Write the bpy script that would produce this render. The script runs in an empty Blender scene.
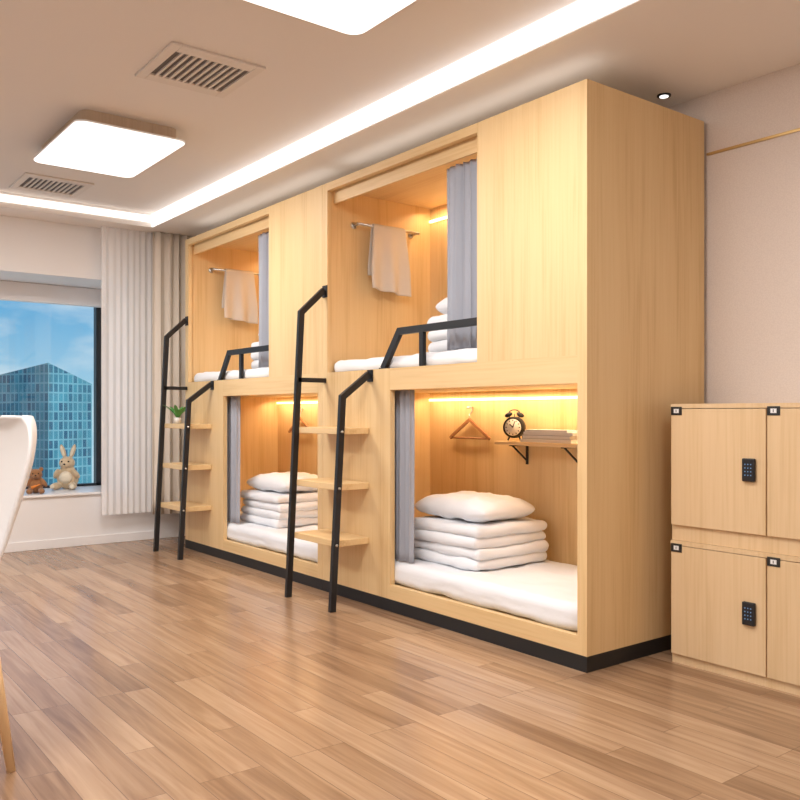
import bpy, bmesh, math, random
from mathutils import Vector, Matrix, noise
random.seed(4)
scene = bpy.context.scene
scene.view_settings.view_transform = 'Standard'
scene.view_settings.look = 'None'

# ------------------------------------------------------------------ materials
def new_mat(name):
    m = bpy.data.materials.new(name); m.use_nodes = True
    nt = m.node_tree
    return m, nt, nt.nodes['Principled BSDF']

def plain(name, col, rough=0.6, metal=0.0, bump=0.0, bscale=200, emit=None, estr=0, sheen=0):
    m, nt, b = new_mat(name)
    b.inputs['Base Color'].default_value = (*col, 1)
    b.inputs['Roughness'].default_value = rough
    b.inputs['Metallic'].default_value = metal
    if sheen: b.inputs['Sheen Weight'].default_value = sheen
    if emit:
        b.inputs['Emission Color'].default_value = (*emit, 1)
        b.inputs['Emission Strength'].default_value = estr
    tc = nt.nodes.new('ShaderNodeTexCoord')
    n = nt.nodes.new('ShaderNodeTexNoise'); n.inputs['Scale'].default_value = bscale
    n.inputs['Detail'].default_value = 3
    nt.links.new(tc.outputs['Object'], n.inputs['Vector'])
    if bump:
        bp = nt.nodes.new('ShaderNodeBump'); bp.inputs['Strength'].default_value = bump
        bp.inputs['Distance'].default_value = 0.005
        nt.links.new(n.outputs['Fac'], bp.inputs['Height'])
        nt.links.new(bp.outputs['Normal'], b.inputs['Normal'])
    return m

def wood(name, c1, c2, c3, scale=(9, 9, 0.55), rough=0.45):
    m, nt, b = new_mat(name)
    L = nt.links.new
    tc = nt.nodes.new('ShaderNodeTexCoord')
    mp = nt.nodes.new('ShaderNodeMapping'); mp.inputs['Scale'].default_value = scale
    L(tc.outputs['Object'], mp.inputs['Vector'])
    n1 = nt.nodes.new('ShaderNodeTexNoise'); n1.inputs['Scale'].default_value = 1.0
    n1.inputs['Detail'].default_value = 4; n1.inputs['Distortion'].default_value = 0.6
    L(mp.outputs['Vector'], n1.inputs['Vector'])
    mp2 = nt.nodes.new('ShaderNodeMapping')
    mp2.inputs['Scale'].default_value = tuple(s * 9 if s > 2 else s * 4 for s in scale)
    L(tc.outputs['Object'], mp2.inputs['Vector'])
    n2 = nt.nodes.new('ShaderNodeTexNoise'); n2.inputs['Scale'].default_value = 1.0
    n2.inputs['Detail'].default_value = 3
    L(mp2.outputs['Vector'], n2.inputs['Vector'])
    mx = nt.nodes.new('ShaderNodeMath'); mx.operation = 'MULTIPLY_ADD'
    L(n2.outputs['Fac'], mx.inputs[0]); mx.inputs[1].default_value = 0.4
    m3 = nt.nodes.new('ShaderNodeMath'); m3.operation = 'MULTIPLY'
    L(n1.outputs['Fac'], m3.inputs[0]); m3.inputs[1].default_value = 0.6
    L(m3.outputs[0], mx.inputs[2])
    r = nt.nodes.new('ShaderNodeValToRGB')
    r.color_ramp.elements[0].position = 0.36; r.color_ramp.elements[0].color = (*c1, 1)
    r.color_ramp.elements[1].position = 0.62; r.color_ramp.elements[1].color = (*c3, 1)
    e = r.color_ramp.elements.new(0.48); e.color = (*c2, 1)
    L(mx.outputs[0], r.inputs['Fac'])
    L(r.outputs['Color'], b.inputs['Base Color'])
    b.inputs['Roughness'].default_value = rough
    return m

WC = ((0.69, 0.455, 0.21), (0.77, 0.535, 0.27), (0.80, 0.57, 0.30))
M_wood = wood('maple_wood', *WC)
M_woodx = wood('maple_wood_horizontal', *WC, scale=(0.6, 9, 9))
M_lock = wood('locker_wood', (0.69, 0.48, 0.26), (0.75, 0.54, 0.315), (0.78, 0.57, 0.345), scale=(10, 10, 0.6))
M_leg = wood('beech_leg', (0.66, 0.42, 0.2), (0.75, 0.5, 0.26), (0.8, 0.55, 0.3))
M_black = plain('black_metal', (0.010, 0.010, 0.012), 0.45)
M_plinth = plain('black_plinth', (0.010, 0.010, 0.011), 0.5)
M_white = plain('white_linen', (0.82, 0.83, 0.86), 0.85, bump=0.15, bscale=60)
M_gray = plain('gray_curtain', (0.38, 0.395, 0.45), 0.8, bump=0.1, bscale=400)
M_towel = plain('cream_towel', (0.72, 0.64, 0.56), 0.95, bump=0.6, bscale=500)
M_steel = plain('brushed_steel', (0.6, 0.58, 0.55), 0.3, metal=1.0)
M_gold = plain('brass_trim', (0.62, 0.42, 0.18), 0.35, metal=0.8)
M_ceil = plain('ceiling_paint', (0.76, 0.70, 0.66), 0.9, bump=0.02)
M_soffit = plain('soffit_paint_lit', (0.90, 0.85, 0.81), 0.9, bump=0.02)  # paler than the tray ceiling, standing in for light missing on the soffit
M_wall = plain('white_wall_paint', (0.84, 0.81, 0.80), 0.85, bump=0.03)
M_sill = plain('sill_stone', (0.87, 0.85, 0.84), 0.3)
M_housing = wood('lamp_housing_wood', (0.45, 0.33, 0.23), (0.52, 0.39, 0.28), (0.56, 0.43, 0.31))
M_diff = plain('lamp_diffuser', (0.9, 0.9, 0.9), 0.5, emit=(1, 0.99, 0.98), estr=1.6)
M_acryl = plain('lamp_acrylic_edge', (0.88, 0.88, 0.88), 0.4)
M_cove = plain('cove_led', (0.9, 0.9, 0.9), 0.5, emit=(1, 0.98, 0.95), estr=1.4)
M_led = plain('warm_led', (1, 0.8, 0.5), 0.5, emit=(1, 0.74, 0.36), estr=3)
M_vent = plain('vent_plastic', (0.70, 0.63, 0.58), 0.6)
M_dark = plain('vent_dark', (0.14, 0.12, 0.11), 0.8)
M_chair = plain('white_chair_shell', (0.72, 0.69, 0.67), 0.45)
M_beigecur = plain('beige_curtain', (0.80, 0.72, 0.63), 0.9, bump=0.1, bscale=300)
M_frame = plain('window_frame_black', (0.015, 0.016, 0.02), 0.4)
M_book1 = plain('book_white', (0.8, 0.8, 0.8), 0.6)
M_book2 = plain('book_gray', (0.35, 0.36, 0.4), 0.6)
M_face = plain('clock_face', (0.85, 0.82, 0.75), 0.5)
M_hang = wood('hanger_wood', (0.32, 0.14, 0.06), (0.4, 0.18, 0.08), (0.45, 0.22, 0.1))
M_plush = plain('plush_beige', (0.62, 0.47, 0.30), 1.0, bump=0.8, bscale=150, sheen=0.3)
M_plushw = plain('plush_cream', (0.78, 0.68, 0.52), 1.0, bump=0.8, bscale=150, sheen=0.3)
M_plushb = plain('plush_brown', (0.33, 0.15, 0.06), 1.0, bump=0.8, bscale=150, sheen=0.3)
M_eye = plain('toy_eye', (0.01, 0.01, 0.01), 0.2)
M_orange = plain('carrot_orange', (0.8, 0.25, 0.04), 0.6)
M_leaf = plain('leaf_green', (0.08, 0.3, 0.07), 0.5)
M_pot = plain('pot_ceramic', (0.75, 0.72, 0.68), 0.4)
M_tag = plain('number_tag', (0.02, 0.02, 0.02), 0.4)
M_blue = plain('keypad_led', (0.05, 0.1, 0.2), 0.4, emit=(0.3, 0.6, 1), estr=0.4)

# sheer
def sheer():
    m, nt, b = new_mat('sheer_fabric')
    out = nt.nodes['Material Output']
    tr = nt.nodes.new('ShaderNodeBsdfTranslucent'); tr.inputs['Color'].default_value = (0.97, 0.95, 0.95, 1)
    tp = nt.nodes.new('ShaderNodeBsdfTransparent')
    df = b; b.inputs['Base Color'].default_value = (0.97, 0.95, 0.95, 1); b.inputs['Roughness'].default_value = 0.9
    m1 = nt.nodes.new('ShaderNodeMixShader'); m1.inputs[0].default_value = 0.15
    m2 = nt.nodes.new('ShaderNodeMixShader'); m2.inputs[0].default_value = 0.22
    nt.links.new(df.outputs[0], m1.inputs[1]); nt.links.new(tr.outputs[0], m1.inputs[2])
    nt.links.new(m1.outputs[0], m2.inputs[1]); nt.links.new(tp.outputs[0], m2.inputs[2])
    nt.links.new(m2.outputs[0], out.inputs[0])
    return m
M_sheer = sheer()

def glass():
    m, nt, b = new_mat('window_glass')
    out = nt.nodes['Material Output']
    tp = nt.nodes.new('ShaderNodeBsdfTransparent')
    gl = nt.nodes.new('ShaderNodeBsdfGlossy'); gl.inputs['Roughness'].default_value = 0.02
    m2 = nt.nodes.new('ShaderNodeMixShader'); m2.inputs[0].default_value = 0.03
    nt.links.new(tp.outputs[0], m2.inputs[1]); nt.links.new(gl.outputs[0], m2.inputs[2])
    nt.links.new(m2.outputs[0], out.inputs[0])
    return m
M_glass = glass()

def floor_mat():
    m, nt, b = new_mat('wood_plank_floor'); L = nt.links.new
    tc = nt.nodes.new('ShaderNodeTexCoord')
    br = nt.nodes.new('ShaderNodeTexBrick')
    br.inputs['Scale'].default_value = 1.0
    br.inputs['Brick Width'].default_value = 0.9
    br.inputs['Row Height'].default_value = 0.098
    br.inputs['Mortar Size'].default_value = 0.001
    br.inputs['Mortar Smooth'].default_value = 0.3
    br.inputs['Color1'].default_value = (0, 0, 0, 1); br.inputs['Color2'].default_value = (1, 1, 1, 1)
    br.inputs['Mortar'].default_value = (0.5, 0.5, 0.5, 1)
    br.offset = 0.37; br.offset_frequency = 3
    L(tc.outputs['Object'], br.inputs['Vector'])
    mp = nt.nodes.new('ShaderNodeMapping'); mp.inputs['Scale'].default_value = (1.8, 30, 1)
    L(tc.outputs['Object'], mp.inputs['Vector'])
    n = nt.nodes.new('ShaderNodeTexNoise'); n.noise_dimensions = '4D'
    n.inputs['Scale'].default_value = 1; n.inputs['Detail'].default_value = 7; n.inputs['Distortion'].default_value = 1.0
    L(mp.outputs['Vector'], n.inputs['Vector'])
    w = nt.nodes.new('ShaderNodeMath'); w.operation = 'MULTIPLY'; w.inputs[1].default_value = 30
    L(br.outputs['Color'], w.inputs[0]); L(w.outputs[0], n.inputs['W'])
    add = nt.nodes.new('ShaderNodeMath'); add.operation = 'MULTIPLY_ADD'
    L(br.outputs['Color'], add.inputs[0]); add.inputs[1].default_value = 0.28
    s = nt.nodes.new('ShaderNodeMath'); s.operation = 'MULTIPLY'; s.inputs[1].default_value = 0.72
    L(n.outputs['Fac'], s.inputs[0]); L(s.outputs[0], add.inputs[2])
    r = nt.nodes.new('ShaderNodeValToRGB')
    els = r.color_ramp.elements
    els[0].position = 0.25; els[0].color = (0.21, 0.115, 0.062, 1)
    els[1].position = 0.75; els[1].color = (0.48, 0.315, 0.195, 1)
    e = els.new(0.5); e.color = (0.345, 0.208, 0.120, 1)
    L(add.outputs[0], r.inputs['Fac'])
    mix = nt.nodes.new('ShaderNodeMix'); mix.data_type = 'RGBA'
    L(br.outputs['Fac'], mix.inputs['Factor']); L(r.outputs['Color'], mix.inputs['A'])
    mix.inputs['B'].default_value = (0.13, 0.07, 0.04, 1)
    L(mix.outputs['Result'], b.inputs['Base Color'])
    b.inputs['Roughness'].default_value = 0.23
    b.inputs['Specular IOR Level'].default_value = 0.5
    bp = nt.nodes.new('ShaderNodeBump'); bp.inputs['Strength'].default_value = 0.15; bp.inputs['Distance'].default_value = 0.002
    inv = nt.nodes.new('ShaderNodeMath'); inv.operation = 'SUBTRACT'; inv.inputs[0].default_value = 1
    L(br.outputs['Fac'], inv.inputs[1]); L(inv.outputs[0], bp.inputs['Height'])
    L(bp.outputs['Normal'], b.inputs['Normal'])
    return m
M_floor = floor_mat()

def wallpaper():
    m, nt, b = new_mat('woven_wallpaper'); L = nt.links.new
    tc = nt.nodes.new('ShaderNodeTexCoord')
    v = nt.nodes.new('ShaderNodeTexVoronoi'); v.inputs['Scale'].default_value = 150
    v.inputs['Randomness'].default_value = 0.6
    L(tc.outputs['Object'], v.inputs['Vector'])
    r = nt.nodes.new('ShaderNodeValToRGB')
    r.color_ramp.elements[0].color = (0.81, 0.715, 0.65, 1)
    r.color_ramp.elements[1].color = (0.73, 0.635, 0.575, 1); r.color_ramp.elements[1].position = 0.75
    L(v.outputs['Distance'], r.inputs['Fac']); L(r.outputs['Color'], b.inputs['Base Color'])
    bp = nt.nodes.new('ShaderNodeBump'); bp.inputs['Strength'].default_value = 0.12; bp.inputs['Distance'].default_value = 0.002
    L(v.outputs['Distance'], bp.inputs['Height']); L(bp.outputs['Normal'], b.inputs['Normal'])
    b.inputs['Roughness'].default_value = 0.85
    return m
M_paper = wallpaper()

def facade():
    m, nt, b = new_mat('glass_facade'); L = nt.links.new
    uv = nt.nodes.new('ShaderNodeUVMap')
    br = nt.nodes.new('ShaderNodeTexBrick'); br.offset = 0.0
    br.inputs['Scale'].default_value = 1
    br.inputs['Brick Width'].default_value = 2.2; br.inputs['Row Height'].default_value = 3.4
    br.inputs['Mortar Size'].default_value = 0.30; br.inputs['Mortar Smooth'].default_value = 0.1
    br.inputs['Color1'].default_value = (0.02, 0.11, 0.19, 1)
    br.inputs['Color2'].default_value = (0.08, 0.33, 0.40, 1)
    br.inputs['Mortar'].default_value = (0.20, 0.44, 0.50, 1)
    L(uv.outputs[0], br.inputs['Vector'])
    n = nt.nodes.new('ShaderNodeTexNoise'); n.inputs['Scale'].default_value = 0.09
    L(uv.outputs[0], n.inputs['Vector'])
    mix = nt.nodes.new('ShaderNodeMix'); mix.data_type = 'RGBA'; mix.blend_type = 'MULTIPLY'
    mix.inputs['Factor'].default_value = 0.5
    L(br.outputs['Color'], mix.inputs['A']); L(n.outputs['Fac'], mix.inputs['B'])
    L(mix.outputs['Result'], b.inputs['Base Color'])
    b.inputs['Roughness'].default_value = 0.3
    return m
M_facade = facade()

# ------------------------------------------------------------------ mesh helpers
def empty(name, loc=(0, 0, 0)):
    e = bpy.data.objects.new(name, None); e.location = loc
    e.empty_display_size = 0.1
    scene.collection.objects.link(e); return e

class B:
    def __init__(self): self.bm = bmesh.new(); self.mats = []
    def mi(self, m):
        if m not in self.mats: self.mats.append(m)
        return self.mats.index(m)
    def _tag(self, before, m, smooth=False):
        i = self.mi(m)
        for f in self.bm.faces:
            if f not in before: f.material_index = i; f.smooth = smooth
    def box(self, x0, x1, y0, y1, z0, z1, m, bev=0.0, seg=2, rot=None, about=None):
        before = set(self.bm.faces)
        mat = Matrix.Translation(((x0+x1)/2, (y0+y1)/2, (z0+z1)/2)) @ Matrix.Diagonal((abs(x1-x0), abs(y1-y0), abs(z1-z0), 1))
        if rot is not None:
            a = Vector(about) if about else Vector(((x0+x1)/2, (y0+y1)/2, (z0+z1)/2))
            mat = Matrix.Translation(a) @ rot @ Matrix.Translation(-a) @ mat
        r = bmesh.ops.create_cube(self.bm, size=1, matrix=mat)
        if bev:
            es = set()
            for v in r['verts']: es.update(v.link_edges)
            bmesh.ops.bevel(self.bm, geom=list(es), offset=bev, segments=seg, profile=0.5, affect='EDGES')
        self._tag(before, m)
    def cyl(self, p, q, r1, m, r2=None, seg=16, smooth=True):
        before = set(self.bm.faces)
        p = Vector(p); q = Vector(q); d = q - p
        r2 = r1 if r2 is None else r2
        mat = Matrix.Translation((p+q)/2) @ d.to_track_quat('Z', 'Y').to_matrix().to_4x4()
        bmesh.ops.create_cone(self.bm, cap_ends=True, segments=seg, radius1=r1, radius2=r2, depth=d.length, matrix=mat)
        self._tag(before, m, smooth)
    def sph(self, c, r, m, seg=20, rot=None):
        before = set(self.bm.faces)
        if not hasattr(r, '__len__'): r = (r, r, r)
        mat = Matrix.Translation(c) @ (rot if rot else Matrix()) @ Matrix.Diagonal((*r, 1))
        bmesh.ops.create_uvsphere(self.bm, u_segments=seg, v_segments=seg//2+2, radius=1, matrix=mat)
        self._tag(before, m, True)
    def sweep(self, pts, n, w, t, m):
        """square tube along a planar path; n plane normal, w size along n, t in-plane size"""
        before = set(self.bm.faces)
        pts = [Vector(p) for p in pts]; n = Vector(n).normalized()
        rings = []
        for i, p in enumerate(pts):
            d0 = (pts[i]-pts[i-1]).normalized() if i > 0 else (pts[1]-pts[0]).normalized()
            d1 = (pts[i+1]-pts[i]).normalized() if i < len(pts)-1 else d0
            s0 = d0.cross(n); s1 = d1.cross(n)
            s = (s0+s1).normalized(); k = 1/max(0.3, s.dot(s0))
            a = s*(t/2*k); c = n*(w/2)
            rings.append([self.bm.verts.new(p+a+c), self.bm.verts.new(p+a-c), self.bm.verts.new(p-a-c), self.bm.verts.new(p-a+c)])
        for i in range(len(rings)-1):
            for j in range(4):
                self.bm.faces.new((rings[i][j], rings[i][(j+1) % 4], rings[i+1][(j+1) % 4], rings[i+1][j]))
        self.bm.faces.new(rings[0]); self.bm.faces.new(rings[-1][::-1])
        self._tag(before, m)
    def grid(self, fn, nu, nv, m, closed_u=False):
        before = set(self.bm.faces)
        vs = [[self.bm.verts.new(fn(i/nu, j/nv)) for j in range(nv+1)] for i in range(nu + (0 if closed_u else 1))]
        N = len(vs)
        for i in range(nu):
            for j in range(nv):
                self.bm.faces.new((vs[i][j], vs[(i+1) % N][j], vs[(i+1) % N][j+1], vs[i][j+1]))
        self._tag(before, m, True)
    def done(self, name, parent=None, loc=None, mods=()):
        bmesh.ops.recalc_face_normals(self.bm, faces=self.bm.faces)
        me = bpy.data.meshes.new(name); self.bm.to_mesh(me); self.bm.free()
        for m in self.mats: me.materials.append(m)
        o = bpy.data.objects.new(name, me); scene.collection.objects.link(o)
        if loc: o.location = loc
        if parent: o.parent = parent
        return o

def solidify(o, t, off=0):
    s = o.modifiers.new('solid', 'SOLIDIFY'); s.thickness = t; s.offset = off
def subsurf(o, n=1):
    s = o.modifiers.new('sub', 'SUBSURF'); s.levels = n; s.render_levels = n

# ------------------------------------------------------------------ room shell
XF, XR, YB, YL = -4.59, 3.6, 0.85, -4.6
ZC, ZT = 2.533, 2.642
b = B(); b.box(XF-0.7, XR+0.2, YL-0.2, YB+0.2, -0.1, 0, M_floor); b.done('floor')
# ceiling: raised tray and lower perimeter soffit
b = B()
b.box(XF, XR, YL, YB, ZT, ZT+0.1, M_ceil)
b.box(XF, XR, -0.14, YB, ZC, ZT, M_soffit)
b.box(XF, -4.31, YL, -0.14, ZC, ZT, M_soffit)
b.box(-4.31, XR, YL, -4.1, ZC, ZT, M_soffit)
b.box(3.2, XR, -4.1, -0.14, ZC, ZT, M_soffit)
b.done('ceiling')
# LED coves on the tray edges
b = B()
b.box(-4.31, 3.2, -0.15, -0.14, ZC+0.006, ZT-0.004, M_cove); b.done('trim_1')
b = B()
b.box(-4.31, -4.30, -4.1, -0.15, ZC+0.04, ZT-0.02, M_cove); b.done('trim_2')
b = B()
b.box(XF, XR, YB, YB+0.1, 0, ZT+0.1, M_paper); b.done('wall_back')
b = B(); b.box(0.0, XR, YB-0.008, YB, 2.245, 2.257, M_gold); b.done('trim_3')
b = B()
XW = -5.2
b.box(XW, XF, -4.0, -0.23, 0, 0.40, M_wall)
b.box(XW, XF, -4.0, -0.23, 2.12, ZT+0.1, M_wall)
b.box(XW, XF, -0.23, YB+0.1, 0, ZT+0.1, M_wall)
b.box(XW, XF, YL-0.1, -4.0, 0, ZT+0.1, M_wall)
b.done('wall_far')
b = B(); b.box(XW+0.0, XF+0.02, -3.99, -0.232, 0.40, 0.42, M_sill, bev=0.004); b.done('window_sill')
b = B(); b.box(XF, XR, YL-0.1, YL, 0, ZT+0.1, M_wall); b.done('wall_left')
b = B(); b.box(XR, XR+0.1, YL, YB, 0, ZT+0.1, M_wall); b.done('wall_right')
b = B(); b.box(XF, XF+0.012, YL, YB, 0, 0.07, M_wall, bev=0.003); b.done('baseboard_far')
b = B(); b.box(0.98, XR, YB-0.012, YB, 0, 0.07, M_wall, bev=0.003); b.done('baseboard_back')
# window
w = empty('window_1', (XW, -2.1, 0.42))
b = B()
y0, y1, z0, z1 = -3.99, -0.23, 0.42, 2.12
b.box(XW-0.04, XW+0.03, y1-0.085, y1, z0, z1, M_frame)
b.box(XW-0.04, XW+0.03, y0, y0+0.085, z0, z1, M_frame)
b.box(XW-0.04, XW+0.03, y0, y1, z1-0.06, z1, M_frame)
b.box(XW-0.04, XW+0.03, y0, y1, z0, z0+0.02, M_frame)
b.box(XW-0.03, XW+0.02, -2.2, -2.14, z0, z1, M_frame)
b.box(XW-0.008, XW-0.002, y0+0.05, y1-0.05, z0+0.01, z1-0.03, M_glass)
o = b.done('frame'); o.parent = w; o.location = -w.location
b = B(); b.box(XW+0.031, XW+0.11, -3.98, -0.24, 1.965, 2.119, M_wall, bev=0.01); b.done('roller_blind_cassette')

# curtains
def curtain(name, fn_base, length, z0, z1, amp, folds, m, thick=0.004, seed=0, nu=160, nv=18, flare=0.25):
    (p, d) = fn_base; p = Vector(p); d = Vector(d).normalized(); nrm = Vector((-d.y, d.x))
    def f(u, v):
        ph = u*folds*2*math.pi
        a = amp*(0.75+0.25*v*flare*4)*(1+0.35*math.sin(u*17+seed))
        off = a*math.sin(ph + 0.5*math.sin(u*9+seed)+0.25*math.sin(v*3+u*20))
        al = u*length + 0.25*amp*math.sin(2*ph)
        q = p + d*al + nrm*off
        return (q.x, q.y, z1+(z0-z1)*v)
    b = B(); b.grid(f, nu, nv, m); o = b.done(name)
    if thick: solidify(o, thick)
    return o
curtain('sheer_curtain', ((XF+0.10, -0.49), (0, 1)), 0.47, 0.24, 2.53, 0.0075, 9, M_sheer, 0, 1)
curtain('blackout_curtain', ((XF+0.16, -0.09), (0, 1)), 0.60, 0.22, 2.53, 0.026, 8, M_beigecur, 0.004, 2)

# ------------------------------------------------------------------ bunks
def rbox_cushion(b, x0, x1, y0, y1, z0, z1, m, r, seedv=0, wob=0.006, n=26):
    cx, cy, cz = (x0+x1)/2, (y0+y1)/2, (z0+z1)/2
    hx, hy, hz = (x1-x0)/2, (y1-y0)/2, (z1-z0)/2
    before = set(b.bm.faces)
    g = bmesh.ops.create_cube(b.bm, size=2)
    es = set()
    for v in g['verts']: es.update(v.link_edges)
    bmesh.ops.subdivide_edges(b.bm, edges=list(es), cuts=n, use_grid_fill=True)
    vs = set()
    for f in b.bm.faces:
        if f not in before: vs.update(f.verts)
    for v in vs:
        p = Vector((v.co.x*hx, v.co.y*hy, v.co.z*hz))
        q = Vector((max(-hx+r, min(hx-r, p.x)), max(-hy+r, min(hy-r, p.y)), max(-hz+min(r, hz), min(hz-min(r, hz), p.z))))
        d = p-q
        if d.length > 1e-6:
            rz = min(r, hz)
            dn = Vector((d.x/r, d.y/r, d.z/rz))
            L_ = dn.length; mxx = max(abs(dn.x), abs(dn.y), abs(dn.z))
            dn = dn*(mxx/L_) if L_ > 1 else dn
            p = q+Vector((dn.x*r, dn.y*r, dn.z*rz))
        nz = noise.noise(Vector((p.x*7+seedv, p.y*7, p.z*12+seedv)))*wob + noise.noise(Vector((p.x*22, p.y*22+seedv, p.z*30)))*wob*0.4
        nn = Vector((p.x/hx*0.3, p.y/hy*0.3, p.z/hz)).normalized()
        p = p+nn*nz
        v.co = p+Vector((cx, cy, cz))
    b._tag(before, m, True)

def pillow(b, cx, cy, cz, lx, ly, h, m, seedv=0, rotz=0, tilt=0):
    n = 40
    R = Matrix.Rotation(rotz, 3, 'Z') @ Matrix.Rotation(tilt, 3, 'Y')
    before = set(b.bm.faces)
    for side in (1, -1):
        vs = []
        for i in range(n+1):
            row = []
            for j in range(n+1):
                u = -math.cos(math.pi*i/n); v = -math.cos(math.pi*j/n)
                k = max(0, (1-abs(u)**4.2)*(1-abs(v)**4.2))**0.46
                rr = 1-0.07*(abs(u)*abs(v))**6
                px = u*lx/2*(0.975+0.025*v*v)*rr; py = v*ly/2*(0.975+0.025*u*u)*rr
                dome = 1-0.25*(u*u+v*v)/2
                z = side*h/2*k*(dome if side > 0 else 0.8)
                wr = noise.noise(Vector((px*11+seedv, py*11, side)))*0.016*k + noise.noise(Vector((px*28+seedv, py*28, side)))*0.006*k
                p = R @ Vector((px, py, z+wr)) + Vector((cx, cy, cz))
                row.append(b.bm.verts.new(p))
            vs.append(row)
        for i in range(n):
            for j in range(n):
                q = (vs[i][j], vs[i+1][j], vs[i+1][j+1], vs[i][j+1])
                b.bm.faces.new(q if side > 0 else q[::-1])
    bmesh.ops.remove_doubles(b.bm, verts=list({v for f in b.bm.faces if f not in before for v in f.verts}), dist=0.0006)
    b._tag(before, m, True)

def bunk(ox):
    e = empty('capsule_bunk_bed', (ox-1, 0.4, 0))
    inv = Vector((-(ox-1), -0.4, 0))
    def P(b, name):
        o = b.done(name); o.parent = e; o.location = inv; return o
    T = 0.03
    b = B()
    X = lambda v: ox+v
    G = 0.002
    b.box(X(-0.652), X(0), 0, T, 1.287, 2.4, M_wood)
    b.box(X(-0.05), X(0), 0, T, 0.065, 1.287, M_wood)
    b.box(X(-1.943), X(-0.6532), 0, T, 2.355, 2.4, M_woodx)
    b.box(X(-2+G), X(-1.943), 0, T, 1.287, 2.4, M_wood)
    b.box(X(-2+G), X(-1.327), 0, T, 0.065, 1.287, M_wood)
    b.box(X(-1.327), X(-0.05), 0, T, 1.172, 1.287, M_woodx)
    b.box(X(-1.327), X(-0.05), 0, T, 0.065, 0.14, M_woodx)
    P(b, 'face_frame')
    b = B()
    b.box(X(-T), X(0), T, 0.824, 0.065, 2.4, M_wood)
    b.box(X(-2+G), X(-1.965), T, 0.824, 0.065, 2.4, M_wood)
    b.box(X(-1.965), X(-T), 0.80, 0.824, 0.065, 2.4, M_wood)
    b.box(X(-1.965), X(-T), T, 0.80, 2.37, 2.4, M_woodx)
    b.box(X(-1.965), X(-T), T, 0.80, 1.18, 1.27, M_woodx)
    b.box(X(-1.965), X(-T), T, 0.80, 0.065, 0.13, M_woodx)
    b.box(X(-1.943), X(-T), 0.045, 0.06, 2.285, 2.37, M_woodx)
    P(b, 'carcass')
    b = B(); b.box(X(-2+G), X(0), 0.0, 0.824, 0, 0.065, M_plinth); P(b, 'plinth')
    b = B()
    b.box(X(-1.96), X(-0.035), 0.785, 0.799, 1.125, 1.14, M_led)
    b.box(X(-1.96), X(-0.035), 0.785, 0.799, 2.275, 2.29, M_led)
    P(b, 'led_strips')
    for z in (1.145, 2.33):
        l = bpy.data.lights.new('bunk_led', 'AREA'); l.shape = 'RECTANGLE'; l.size = 1.85; l.size_y = 0.05
        l.energy = 5.6; l.color = (1, 0.70, 0.41)
        lo = bpy.data.objects.new('bunk_led_light', l); scene.collection.objects.link(lo)
        lo.location = (X(-1.0), 0.70, z-0.0)
        lo.rotation_euler = (math.radians(14), 0, 0)
        lo.parent = e; lo.location = Vector(lo.location)+inv
    for z0, nm in ((0.13, 0), (1.27, 1)):
        b = B(); rbox_cushion(b, X(-1.955), X(-0.04), 0.035, 0.785, z0, z0+(0.125 if nm == 0 else 0.09), M_white, 0.045, seedv=ox*3+nm, wob=0.010, n=44)
        b.done('mattress')
    b = B(); zz = 0.257
    for i in range(4):
        j = 0.008*math.sin(i*2.1+ox)
        rbox_cushion(b, X(-1.41+j), X(-0.84+j), 0.17+j, 0.70, zz, zz+0.060, M_white, 0.030, seedv=i*3.3+ox, wob=0.009, n=28); zz += 0.0545
    b.done('folded_quilt')
    b = B(); pillow(b, X(-1.145), 0.43, zz+0.064, 0.57, 0.42, 0.145, M_white, seedv=5+ox, rotz=0.05); b.done('pillow')
    b = B(); zz = 1.357
    for i in range(3):
        rbox_cushion(b, X(-1.22), X(-0.66), 0.15, 0.70, zz, zz+0.072, M_white, 0.034, seedv=i*5.3+ox, wob=0.007, n=20); zz += 0.066
    b.done('folded_quilt')
    b = B(); pillow(b, X(-0.97), 0.42, zz+0.062, 0.54, 0.42, 0.14, M_white, seedv=9+ox); b.done('pillow')
    curtain('privacy_curtain', ((X(-0.985), 0.10), (1, 0)), 0.36, 1.366, 2.28, 0.018, 7, M_gray, 0.003, 3)
    curtain('privacy_curtain', ((X(-1.43), 0.075), (1, 0)), 0.205, 0.262, 1.172, 0.016, 5, M_gray, 0.003, 5)
    b = B()
    b.sweep([(X(-1.405), 0.015, 1.288), (X(-1.262), 0.015, 1.478), (X(-0.652), 0.015, 1.478)], (0, 1, 0), 0.024, 0.036, M_black)
    b.sweep([(X(-1.0735), 0.015, 1.288), (X(-1.0735), 0.015, 1.462)], (0, 1, 0), 0.022, 0.03, M_black)
    b.box(X(-1.43), X(-1.37), 0.001, 0.03, 1.2875, 1.293, M_black)
    P(b, 'guard_rail')
    l = empty('bunk_ladder', (X(-1.7), -0.2, 0)); li = Vector((-X(-1.7), 0.2, 0))
    b = B()
    b.sweep([(X(-1.505), -0.25, 0.0), (X(-1.505), -0.185, 1.135), (X(-1.505), -0.012, 1.262)], (1, 0, 0), 0.024, 0.034, M_black)
    b.sweep([(X(-1.965), -0.25, 0.0), (X(-1.965), -0.165, 1.63), (X(-1.965), -0.012, 1.772)], (1, 0, 0), 0.024, 0.034, M_black)
    b.box(X(-1.977), X(-1.953), -0.19, -0.002, 1.228, 1.254, M_black)
    b.box(X(-1.53), X(-1.48), -0.006, -0.001, 1.22, 1.285, M_black)
    b.box(X(-1.99), X(-1.94), -0.006, -0.001, 1.73, 1.80, M_black)
    o = b.done('rails'); o.parent = l; o.location = li
    b = B()
    for z in (0.935, 0.635, 0.335):
        b.box(X(-1.951), X(-1.52), -0.235+z*0.05, -0.001, z, z+0.035, M_woodx, bev=0.003)
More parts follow.
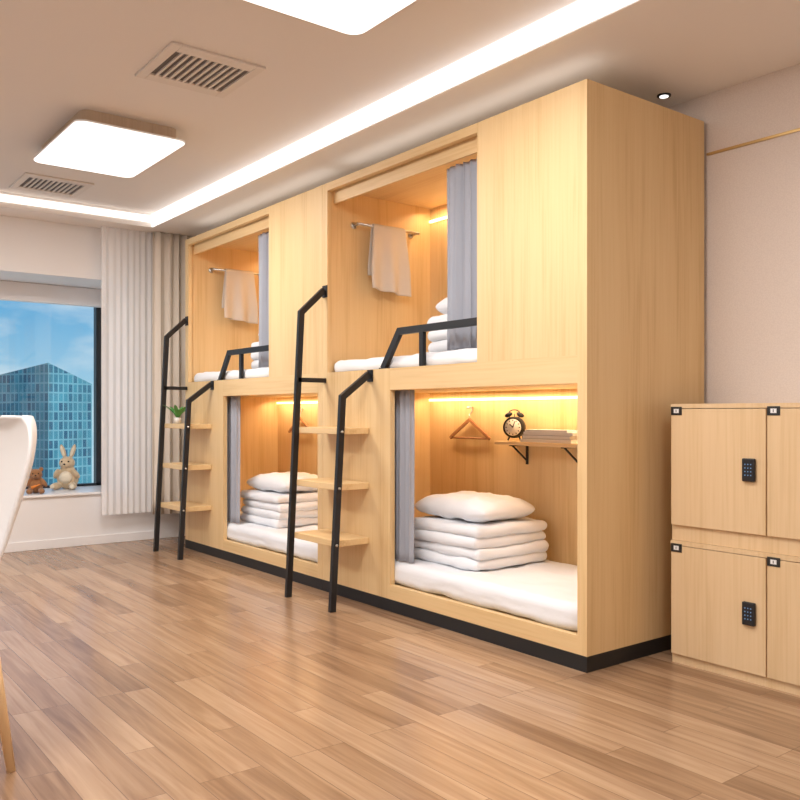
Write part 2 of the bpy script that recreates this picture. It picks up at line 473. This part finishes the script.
    o = b.done('treads'); o.parent = l; o.location = li
    b = B()
    for z in (0.95, 0.65, 0.35):
        for xx in (-1.4925,):
            b.cyl((X(xx), -0.25+z*0.0573, z), (X(xx)+0.006, -0.25+z*0.0573, z), 0.007, M_steel, seg=10)
    o = b.done('bolts'); o.parent = l; o.location = li
    b = B()
    xw = X(-1.965)
    b.cyl((xw, 0.20, 2.18), (xw+0.07, 0.20, 2.18), 0.009, M_steel)
    b.cyl((xw, 0.64, 2.18), (xw+0.07, 0.64, 2.18), 0.009, M_steel)
    b.cyl((xw+0.065, 0.185, 2.18), (xw+0.065, 0.655, 2.18), 0.008, M_steel)
    b.cyl((xw, 0.20, 2.18), (xw+0.006, 0.20, 2.18), 0.02, M_steel); b.cyl((xw, 0.64, 2.18), (xw+0.006, 0.64, 2.18), 0.02, M_steel)
    o = b.done('towel_rail')
    def ft(u, v):
        Lf, Lb = 0.38, 0.30; r = 0.012
        s = v*(Lf+Lb+math.pi*r)
        y = 0.265+u*0.30
        if s < Lf: x, z = r, -(Lf-s)
        elif s < Lf+math.pi*r:
            a = (s-Lf)/r; x, z = r*math.cos(a), r*math.sin(a)
        else: x, z = -r, -(s-Lf-math.pi*r)
        low = max(0, -z)
        x += 0.020*low/0.37*math.sin(u*13+1) * (1 if x > 0 else 0.5) + (0.012*low/0.37 if x > 0 else 0)
        y2 = y + (0.415-y)*0.2*(1-min(1, low/0.25)) + 0.02*low*math.sin(u*5)
        z -= 0.03*u*(1 if v < 0.5 else -0.5)*low/0.37
        return (xw+0.065+x, y2, 2.18+z)
    b = B(); b.grid(ft, 40, 60, M_towel); o = b.done('bath_towel'); solidify(o, 0.006)
    b = B(); hx = X(-1.56); hy = 0.775
    pts = [(hx-0.175, hy, 0.895), (hx-0.15, hy, 0.915), (hx, hy, 1.01), (hx+0.15, hy, 0.915), (hx+0.175, hy, 0.895)]
    b.sweep(pts, (0, 1, 0), 0.014, 0.016, M_hang)
    b.cyl((hx-0.165, hy, 0.898), (hx+0.165, hy, 0.898), 0.006, M_hang)
    prev = None
    b.cyl((hx, hy, 1.01), (hx, hy, 1.045), 0.0035, M_steel, seg=8)
    for i in range(12):
        a = -math.pi/2 + i/11*math.pi*1.35
        c = Vector((hx+0.022*math.cos(a), hy, 1.067+0.022*math.sin(a)))
        if prev: b.cyl(prev, c, 0.0035, M_steel, seg=8)
        prev = c
    b.cyl((hx, hy-0.02, 1.083), (hx, 0.7995, 1.083), 0.006, M_steel)
    b.done('coat_hanger')
    return e
bunk(0.0); bunk(-2.0)

# shelf, clock, books
b = B()
b.box(-1.205, -0.60, 0.64, 0.7995, 0.872, 0.892, M_woodx, bev=0.002)
for x in (-1.10, -0.72):
    b.box(x-0.008, x+0.008, 0.66, 0.799, 0.866, 0.872, M_black)
    b.box(x-0.008, x+0.008, 0.793, 0.799, 0.76, 0.872, M_black)
    b.sweep([(x, 0.68, 0.868), (x, 0.796, 0.78)], (1, 0, 0), 0.008, 0.008, M_black)
b.done('wall_shelf')
b = B()
ring = 0.060
b.cyl((0, 0.022, 0), (0, -0.022, 0), ring, M_black, seg=40)
b.cyl((0, -0.022, 0), (0, -0.028, 0), ring, M_black, r2=ring*0.93, seg=40)
b.cyl((0, -0.024, 0), (0, -0.0295, 0), ring*0.78, M_face, seg=40)
for i in range(12):
    a = i*math.pi/6
    r0, r1 = ring*0.58, ring*0.70
    b.cyl((r0*math.sin(a), -0.030, r0*math.cos(a)), (r1*math.sin(a), -0.030, r1*math.cos(a)), 0.0024, M_black, seg=6)
b.cyl((0, -0.031, 0), (-0.018, -0.031, 0.018), 0.003, M_black, seg=6)
b.cyl((0, -0.0315, 0), (0.012, -0.0315, 0.034), 0.0024, M_black, seg=6)
for s in (-1, 1):
    b.cyl((s*0.024, 0, -0.046), (s*0.038, 0, -0.0735), 0.005, M_black, seg=10)
    b.cyl((s*0.022, 0, 0.048), (s*0.030, 0, 0.062), 0.003, M_black, seg=8)
    R = Matrix.Rotation(s*0.46, 4, 'Y')
    b.sph((s*0.034, 0, 0.070), (0.023, 0.023, 0.013), M_black, rot=R)
prev = None
for i in range(11):
    a = math.pi*i/10
    c = Vector((0.034*math.cos(a), 0, 0.074+0.024*math.sin(a)))
    if prev: b.cyl(prev, c, 0.0028, M_black, seg=8)
    prev = c
b.cyl((0, 0, 0.05), (0, 0, 0.075), 0.003, M_black, seg=8)
o = b.done('alarm_clock', loc=(-1.12, 0.715, 0.970)); o.rotation_euler = (0, 0, math.radians(28))
b = B()
zz = 0.8925
for i, (w_, d_, h_, m_) in enumerate([(0.36, 0.125, 0.018, M_book1), (0.34, 0.12, 0.02, M_book2), (0.35, 0.12, 0.016, M_book1), (0.30, 0.11, 0.012, M_book1)]):
    x0 = -1.02+0.008*i; y0 = 0.66+0.004*i
    b.box(x0, x0+w_, y0, y0+d_, zz, zz+0.002, m_); b.box(x0, x0+w_, y0, y0+d_, zz+h_-0.002, zz+h_, m_)
    b.box(x0+0.003, x0+w_-0.003, y0+0.003, y0+d_-0.002, zz+0.002, zz+h_-0.002, M_book1)
    b.box(x0, x0+0.002, y0, y0+d_, zz, zz+h_, m_)
    zz += h_+0.0005
b.done('stack_of_books')

# ------------------------------------------------------------------ lockers
def locker(x0, z0, h, plinth):
    x1 = x0+0.424; y0, y1 = 0.40, 0.845
    e = empty('storage_locker', ((x0+x1)/2, 0.62, z0)); inv = -Vector(e.location)
    b = B()
    t = 0.016
    b.box(x0, x0+t, y0+0.02, y1, z0, z0+h, M_lock); b.box(x1-t, x1, y0+0.02, y1, z0, z0+h, M_lock)
    b.box(x0, x1, y0, y1, z0+h-0.018, z0+h, M_lock)
    b.box(x0+t, x1-t, y1-0.01, y1, z0, z0+h-0.018, M_lock)
    b.box(x0+t, x1-t, y0+0.02, y1-0.01, z0+plinth-0.002, z0+plinth+0.012, M_lock)
    b.box(x0, x1, y0+0.012, y0+0.03, z0, z0+plinth, M_lock)
    o = b.done('carcass', e, tuple(inv))
    b = B(); b.box(x0+0.003, x1-0.003, y0-0.001, y0+0.017, z0+plinth, z0+h-0.021, M_lock, bev=0.0015)
    o = b.done('door', e, tuple(inv))
    zd = z0+plinth; hd = h-0.021-plinth
    b = B()
    kx = x0+0.357; kz = zd+hd*0.51
    b.box(kx-0.026, kx+0.026, y0-0.016, y0-0.001, kz-0.045, kz+0.045, M_black, bev=0.004)
    for r in range(4):
        for c in range(3):
            b.box(kx-0.014+c*0.012, kx-0.010+c*0.012, y0-0.0168, y0-0.016, kz-0.022+r*0.014, kz-0.018+r*0.014, M_blue)
    b.done('keypad_lock', e, tuple(inv))
    b = B()
    b.box(x0+0.004, x0+0.055, y0-0.004, y0-0.001, z0+h-0.047, z0+h-0.012, M_tag, bev=0.001)
    b.box(x0+0.018, x0+0.042, y0-0.0048, y0-0.004, z0+h-0.038, z0+h-0.021, M_book1)
    b.box(x0+0.028, x0+0.031, y0-0.0052, y0-0.0048, z0+h-0.035, z0+h-0.024, M_tag)
    b.done('number_tag', e, tuple(inv))
for c in range(2):
    locker(0.114+c*0.424, 0.0, 0.515, 0.04)
    locker(0.114+c*0.424, 0.516, 0.572, 0.065)

# ------------------------------------------------------------------ ceiling fixtures
def lamp(x0, y0, en=35):
    e = empty('ceiling_lamp', (x0+0.455, y0+0.305, ZT)); inv = tuple(-Vector(e.location))
    def slab(xa, xb, ya, yb, za, zb, r, m, nm):
        bm_ = B(); pts = []
        for (cx, cy, a0) in ((xb-r, yb-r, 0), (xa+r, yb-r, 90), (xa+r, ya+r, 180), (xb-r, ya+r, 270)):
            for k in range(9):
                a = math.radians(a0+k*90/8); pts.append((cx+r*math.cos(a), cy+r*math.sin(a)))
        lo = [bm_.bm.verts.new((x, y, za)) for x, y in pts]; hi = [bm_.bm.verts.new((x, y, zb)) for x, y in pts]
        bm_.bm.faces.new(lo); bm_.bm.faces.new(hi[::-1]); n = len(pts)
        for i in range(n): bm_.bm.faces.new((lo[i], lo[(i+1) % n], hi[(i+1) % n], hi[i]))
        bm_._tag(set(), m); bm_.done(nm, e, inv)
    slab(x0+0.004, x0+0.906, y0+0.004, y0+0.606, 2.562, 2.565, 0.058, M_diff, 'diffuser')
    slab(x0, x0+0.91, y0, y0+0.61, 2.565, 2.574, 0.06, M_acryl, 'diffuser_rim')
    slab(x0+0.04, x0+0.87, y0+0.04, y0+0.57, 2.574, ZT, 0.05, M_housing, 'housing')
    l = bpy.data.lights.new('lamp_light', 'AREA'); l.shape = 'RECTANGLE'; l.size = 0.88; l.size_y = 0.58
    l.energy = en; l.color = (1, 0.98, 0.955)
    lo = bpy.data.objects.new('lamp_light', l); scene.collection.objects.link(lo)
    lo.parent = e; lo.location = (0, 0, 2.558-ZT)
lamp(-3.13, -1.35); lamp(-0.56, -1.35); lamp(-3.13, -3.3); lamp(-0.56, -3.3); lamp(1.9, -1.9)  # lamps after the visible pair are added out of view as soft fill

def vent(x0, y0):
    e = empty('air_vent', (x0+0.225, y0+0.225, ZT)); inv = tuple(-Vector(e.location))
    x1, y1 = x0+0.45, y0+0.45
    b = B(); t = 0.045; za = ZT-0.012
    b.box(x0, x1, y0, y0+t, za, ZT, M_vent, bev=0.003); b.box(x0, x1, y1-t, y1, za, ZT, M_vent, bev=0.003)
    b.box(x0, x0+t*1.6, y0+t, y1-t, za, ZT, M_vent, bev=0.003); b.box(x1-t*1.6, x1, y0+t, y1-t, za, ZT, M_vent, bev=0.003)
    b.done('frame', e, inv)
    b = B(); b.box(x0+t, x1-t, y0+t, y1-t, ZT-0.003, ZT-0.0005, M_dark); b.done('duct_shade_plate', e, inv)  # dark sheet on the solid ceiling, painted-in shade behind the louvres
    b = B()
    n = 11
    for i in range(1, n):
        y = y0+t+(y1-y0-2*t)*i/n
        b.box(x0+t, x1-t, y-0.0055, y+0.0055, za+0.001, ZT-0.003, M_vent)
    b.done('louvres', e, inv)
vent(-1.66, -1.25); vent(-4.13, -1.25)
b = B()
b.cyl((-0.13, 0.70, ZC-0.006), (-0.13, 0.70, ZC), 0.032, M_black, seg=24)
b.cyl((-0.13, 0.70, ZC-0.009), (-0.13, 0.70, ZC-0.006), 0.02, M_diff, seg=20)
b.done('recessed_spotlight')
# added fill lights, unseen on top of the bunks, to brighten the soffit
for x in (-1.0, -3.0):
    e = empty('soffit_fill_strip', (x, 0.12, 2.4))
    b = B(); b.box(-0.9, 0.9, -0.012, 0.012, 0.0005, 0.012, M_acryl, bev=0.002); b.done('profile', e)
    l = bpy.data.lights.new('soffit_fill_light', 'AREA'); l.shape = 'RECTANGLE'; l.size = 1.9; l.size_y = 0.03
    l.energy = 0.6; l.color = (1, 0.96, 0.9)
    lo = bpy.data.objects.new('soffit_fill_light', l); scene.collection.objects.link(lo)
    lo.parent = e; lo.location = (0, 0, 0.016); lo.rotation_euler = (math.pi, 0, 0)

# ------------------------------------------------------------------ chair
ch = empty('dining_chair', (-0.61, -2.31, 0)); ch.rotation_euler = (0, 0, math.radians(4))
prof = [(-0.25, 0.475), (-0.235, 0.50), (-0.15, 0.505), (-0.03, 0.495), (0.08, 0.505), (0.165, 0.545), (0.225, 0.62), (0.27, 0.72), (0.305, 0.82), (0.335, 0.92), (0.348, 1.0), (0.345, 1.04)]
wid = [0.17, 0.215, 0.235, 0.24, 0.24, 0.24, 0.24, 0.235, 0.225, 0.21, 0.17, 0.10]
def cr(a, t):
    t = t*(len(a)-1); i = min(int(t), len(a)-2); f = t-i
    g = lambda k: a[max(0, min(len(a)-1, k))]
    p0, p1, p2, p3 = g(i-1), g(i), g(i+1), g(i+2)
    return 0.5*((2*p1)+(-p0+p2)*f+(2*p0-5*p1+4*p2-p3)*f*f+(-p0+3*p1-3*p2+p3)*f**3)
py = [p[0] for p in prof]; pz = [p[1] for p in prof]
def fs(u, v):
    s = 2*u-1; y = cr(py, v); z = cr(pz, v); w_ = cr(wid, v)
    back = max(0, min(1, (v-0.35)/0.3)); lift = s*s
    return (s*w_, y-0.06*lift*back, z+0.05*lift*(1-back)*(1 if v > 0.1 else v*10)+0.0)
b = B(); b.grid(fs, 28, 44, M_chair); o = b.done('seat_shell', ch); solidify(o, 0.014); subsurf(o, 1)
for i, (sx, sy) in enumerate(((1, 1), (-1, 1), (1, -1), (-1, -1))):
    b = B(); b.cyl((sx*0.215, sy*0.225, 0), (sx*0.165, sy*0.165, 0.51 if sy > 0 else 0.495), 0.0125, M_leg, r2=0.02); b.done('leg_%d' % (i+1), ch)
b = B()
b.cyl((-0.165, 0.16, 0.46), (0.165, 0.16, 0.46), 0.01, M_leg); b.cyl((-0.165, -0.16, 0.46), (0.165, -0.16, 0.46), 0.01, M_leg)
b.cyl((0.165, -0.16, 0.455), (0.165, 0.16, 0.455), 0.01, M_leg); b.cyl((-0.165, -0.16, 0.455), (-0.165, 0.16, 0.455), 0.01, M_leg)
b.done('stretchers', ch)

# ------------------------------------------------------------------ toys
def fuse(o, vs=0.006):
    r = o.modifiers.new('remesh', 'REMESH'); r.mode = 'VOXEL'; r.voxel_size = vs; r.use_smooth_shade = True
    s = o.modifiers.new('smooth', 'SMOOTH'); s.iterations = 4; s.factor = 0.6
def RX(a): return Matrix.Rotation(a, 4, 'X')
def RY(a): return Matrix.Rotation(a, 4, 'Y')
e = empty('plush_rabbit', (-4.98, -0.61, 0.42)); e.rotation_euler = (0, 0, math.radians(58)); e.scale = (1.12, 1.12, 1.04)
b = B()
b.sph((0, 0.01, 0.085), (0.078, 0.070, 0.088), M_plush); b.sph((0, 0, 0.15), (0.055, 0.05, 0.045), M_plush)
b.sph((0, -0.012, 0.208), (0.056, 0.052, 0.052), M_plush); b.sph((0, -0.052, 0.195), (0.03, 0.026, 0.022), M_plush)
for s in (-1, 1):
    b.sph((s*0.035, 0.01, 0.30), (0.019, 0.012, 0.06), M_plush, rot=RY(s*0.28))
    b.sph((s*0.068, -0.035, 0.125), (0.02, 0.022, 0.05), M_plush, rot=RY(-s*0.5) @ RX(0.5))
    b.sph((s*0.058, -0.075, 0.03), (0.03, 0.062, 0.029), M_plush, rot=Matrix.Rotation(s*0.25, 4, 'Z'))
b.sph((0, 0.075, 0.05), 0.026, M_plush)
o = b.done('body', e); fuse(o, 0.005)
b = B()
for s in (-1, 1):
    b.sph((s*0.024, -0.0585, 0.222), 0.006, M_eye); b.sph((s*0.069, -0.134, 0.032), (0.017, 0.006, 0.018), M_plushw)
    b.sph((s*0.035, -0.001, 0.30), (0.011, 0.004, 0.045), M_plushw, rot=RY(s*0.28))
b.sph((0, -0.078, 0.202), (0.008, 0.005, 0.006), M_eye); b.sph((0, -0.045, 0.095), (0.046, 0.033, 0.05), M_plushw)
b.done('face_details', e)
e = empty('plush_teddy_bear', (-4.74, -0.92, 0.42)); e.rotation_euler = (0, 0, math.radians(75))
b = B()
b.sph((0, 0.01, 0.065), (0.058, 0.052, 0.066), M_plushb)
b.sph((0, -0.012, 0.148), (0.05, 0.046, 0.045), M_plushb); b.sph((0, -0.05, 0.138), (0.022, 0.02, 0.018), M_plushb)
for s in (-1, 1):
    b.sph((s*0.04, -0.005, 0.188), (0.018, 0.011, 0.018), M_plushb)
    b.sph((s*0.058, -0.02, 0.085), (0.018, 0.02, 0.042), M_plushb, rot=RY(-s*0.6))
    b.sph((s*0.042, -0.065, 0.023), (0.023, 0.045, 0.023), M_plushb, rot=Matrix.Rotation(s*0.3, 4, 'Z'))
o = b.done('body', e); fuse(o, 0.004)
b = B()
for s in (-1, 1): b.sph((s*0.02, -0.054, 0.158), 0.005, M_eye)
b.sph((0, -0.070, 0.144), (0.007, 0.005, 0.005), M_eye)
b.cyl((-0.03, -0.075, 0.05), (0.035, -0.065, 0.075), 0.012, M_orange, r2=0.003)
b.done('face_details', e)
b = B()
b.cyl((0, 0, 0), (0, 0, 0.045), 0.022, M_pot, r2=0.03); b.cyl((0, 0, 0.042), (0, 0, 0.0455), 0.026, M_plushb)
for i in range(9):
    a = i*2.4; ln = 0.12+0.02*(i % 3)
    def fl(u, v, a=a, ln=ln):
        wdt = 0.016*math.sin(math.pi*min(1, v*0.95+0.05))*(2*u-1)
        r = 0.01+ln*0.75*v**1.3; z = 0.04+ln*(v-0.35*v*v)
        return (r*math.cos(a)-wdt*math.sin(a), r*math.sin(a)+wdt*math.cos(a), z)
    b.grid(fl, 2, 8, M_leaf)
b.done('potted_plant', loc=(-3.86, -0.12, 0.9705))

# ------------------------------------------------------------------ building outside
def building():
    bm = bmesh.new(); uvl = bm.loops.layers.uv.new('UVMap')
    C = Vector((-312.3, 80.3)); R = Vector((-321, 98.3)); Lf = Vector((-379.7, 47.9)); D = R+(Lf-C)
    zb = -80
    tops = {'C': 19.0, 'R': 12.0, 'L': 8.0, 'D': 1}
    def quad(a, b_, za, zb_):
        ln = (b_-a).length
        vs = [bm.verts.new((a.x, a.y, zb)), bm.verts.new((b_.x, b_.y, zb)), bm.verts.new((b_.x, b_.y, zb_)), bm.verts.new((a.x, a.y, za))]
        f = bm.faces.new(vs)
        for lp, uv in zip(f.loops, ((0, 0), (ln, 0), (ln, zb_-zb), (0, za-zb))): lp[uvl].uv = uv
    quad(Lf, C, tops['L'], tops['C']); quad(C, R, tops['C'], tops['R']); quad(R, D, tops['R'], tops['D']); quad(D, Lf, tops['D'], tops['L'])
    bm.faces.new([bm.verts.new((p.x, p.y, z)) for p, z in ((Lf, tops['L']), (C, tops['C']), (R, tops['R']), (D, tops['D']))])
    bmesh.ops.remove_doubles(bm, verts=bm.verts, dist=0.01)
    me = bpy.data.meshes.new('office_building'); bm.to_mesh(me); bm.free(); me.materials.append(M_facade)
    o = bpy.data.objects.new('office_building', me); scene.collection.objects.link(o)
building()
# sun from behind the room: lights the city outside, cannot enter the window
sl = bpy.data.lights.new('sun', 'SUN'); sl.energy = 3.0; sl.angle = 0.02
so = bpy.data.objects.new('sun', sl); scene.collection.objects.link(so); so.location = (5, -3, 12)
so.rotation_euler = Vector((-0.65, -0.35, -0.5)).to_track_quat('-Z', 'Y').to_euler()

# ------------------------------------------------------------------ sky
wd = bpy.data.worlds.new('sky'); scene.world = wd; wd.use_nodes = True
nt = wd.node_tree; L = nt.links.new; bg = nt.nodes['Background']
tc = nt.nodes.new('ShaderNodeTexCoord'); sp = nt.nodes.new('ShaderNodeSeparateXYZ')
L(tc.outputs['Generated'], sp.inputs[0])
r = nt.nodes.new('ShaderNodeValToRGB')
r.color_ramp.elements[0].position = 0.0; r.color_ramp.elements[0].color = (0.42, 0.68, 0.82, 1)
r.color_ramp.elements[1].position = 0.35; r.color_ramp.elements[1].color = (0.06, 0.26, 0.60, 1)
e_ = r.color_ramp.elements.new(0.12); e_.color = (0.12, 0.42, 0.72, 1)
L(sp.outputs['Z'], r.inputs['Fac'])
mp = nt.nodes.new('ShaderNodeMapping'); mp.inputs['Scale'].default_value = (9, 9, 26)
L(tc.outputs['Generated'], mp.inputs['Vector'])
n = nt.nodes.new('ShaderNodeTexNoise'); n.inputs['Scale'].default_value = 1.2; n.inputs['Detail'].default_value = 7
L(mp.outputs['Vector'], n.inputs['Vector'])
cr2 = nt.nodes.new('ShaderNodeValToRGB'); cr2.color_ramp.elements[0].position = 0.42; cr2.color_ramp.elements[1].position = 0.68
cr2.color_ramp.elements[1].color = (0.6, 0.6, 0.6, 1)
L(n.outputs['Fac'], cr2.inputs['Fac'])
mx = nt.nodes.new('ShaderNodeMix'); mx.data_type = 'RGBA'
L(cr2.outputs['Color'], mx.inputs['Factor']); L(r.outputs['Color'], mx.inputs['A']); mx.inputs['B'].default_value = (0.75, 0.85, 0.9, 1)
L(mx.outputs['Result'], bg.inputs['Color']); bg.inputs['Strength'].default_value = 1.0

# ------------------------------------------------------------------ camera
cd = bpy.data.cameras.new('camera'); cam = bpy.data.objects.new('camera', cd); scene.collection.objects.link(cam)
cam.location = (2.240, -2.666, 1.05)
fwd = Vector((-0.794, 0.608, 0)).normalized()
cam.rotation_euler = fwd.to_track_quat('-Z', 'Y').to_euler()
cd.sensor_width = 36; cd.lens = 842/800*36; cd.shift_y = 13/800; cd.clip_end = 2000; cd.clip_start = 0.05
scene.camera = cam
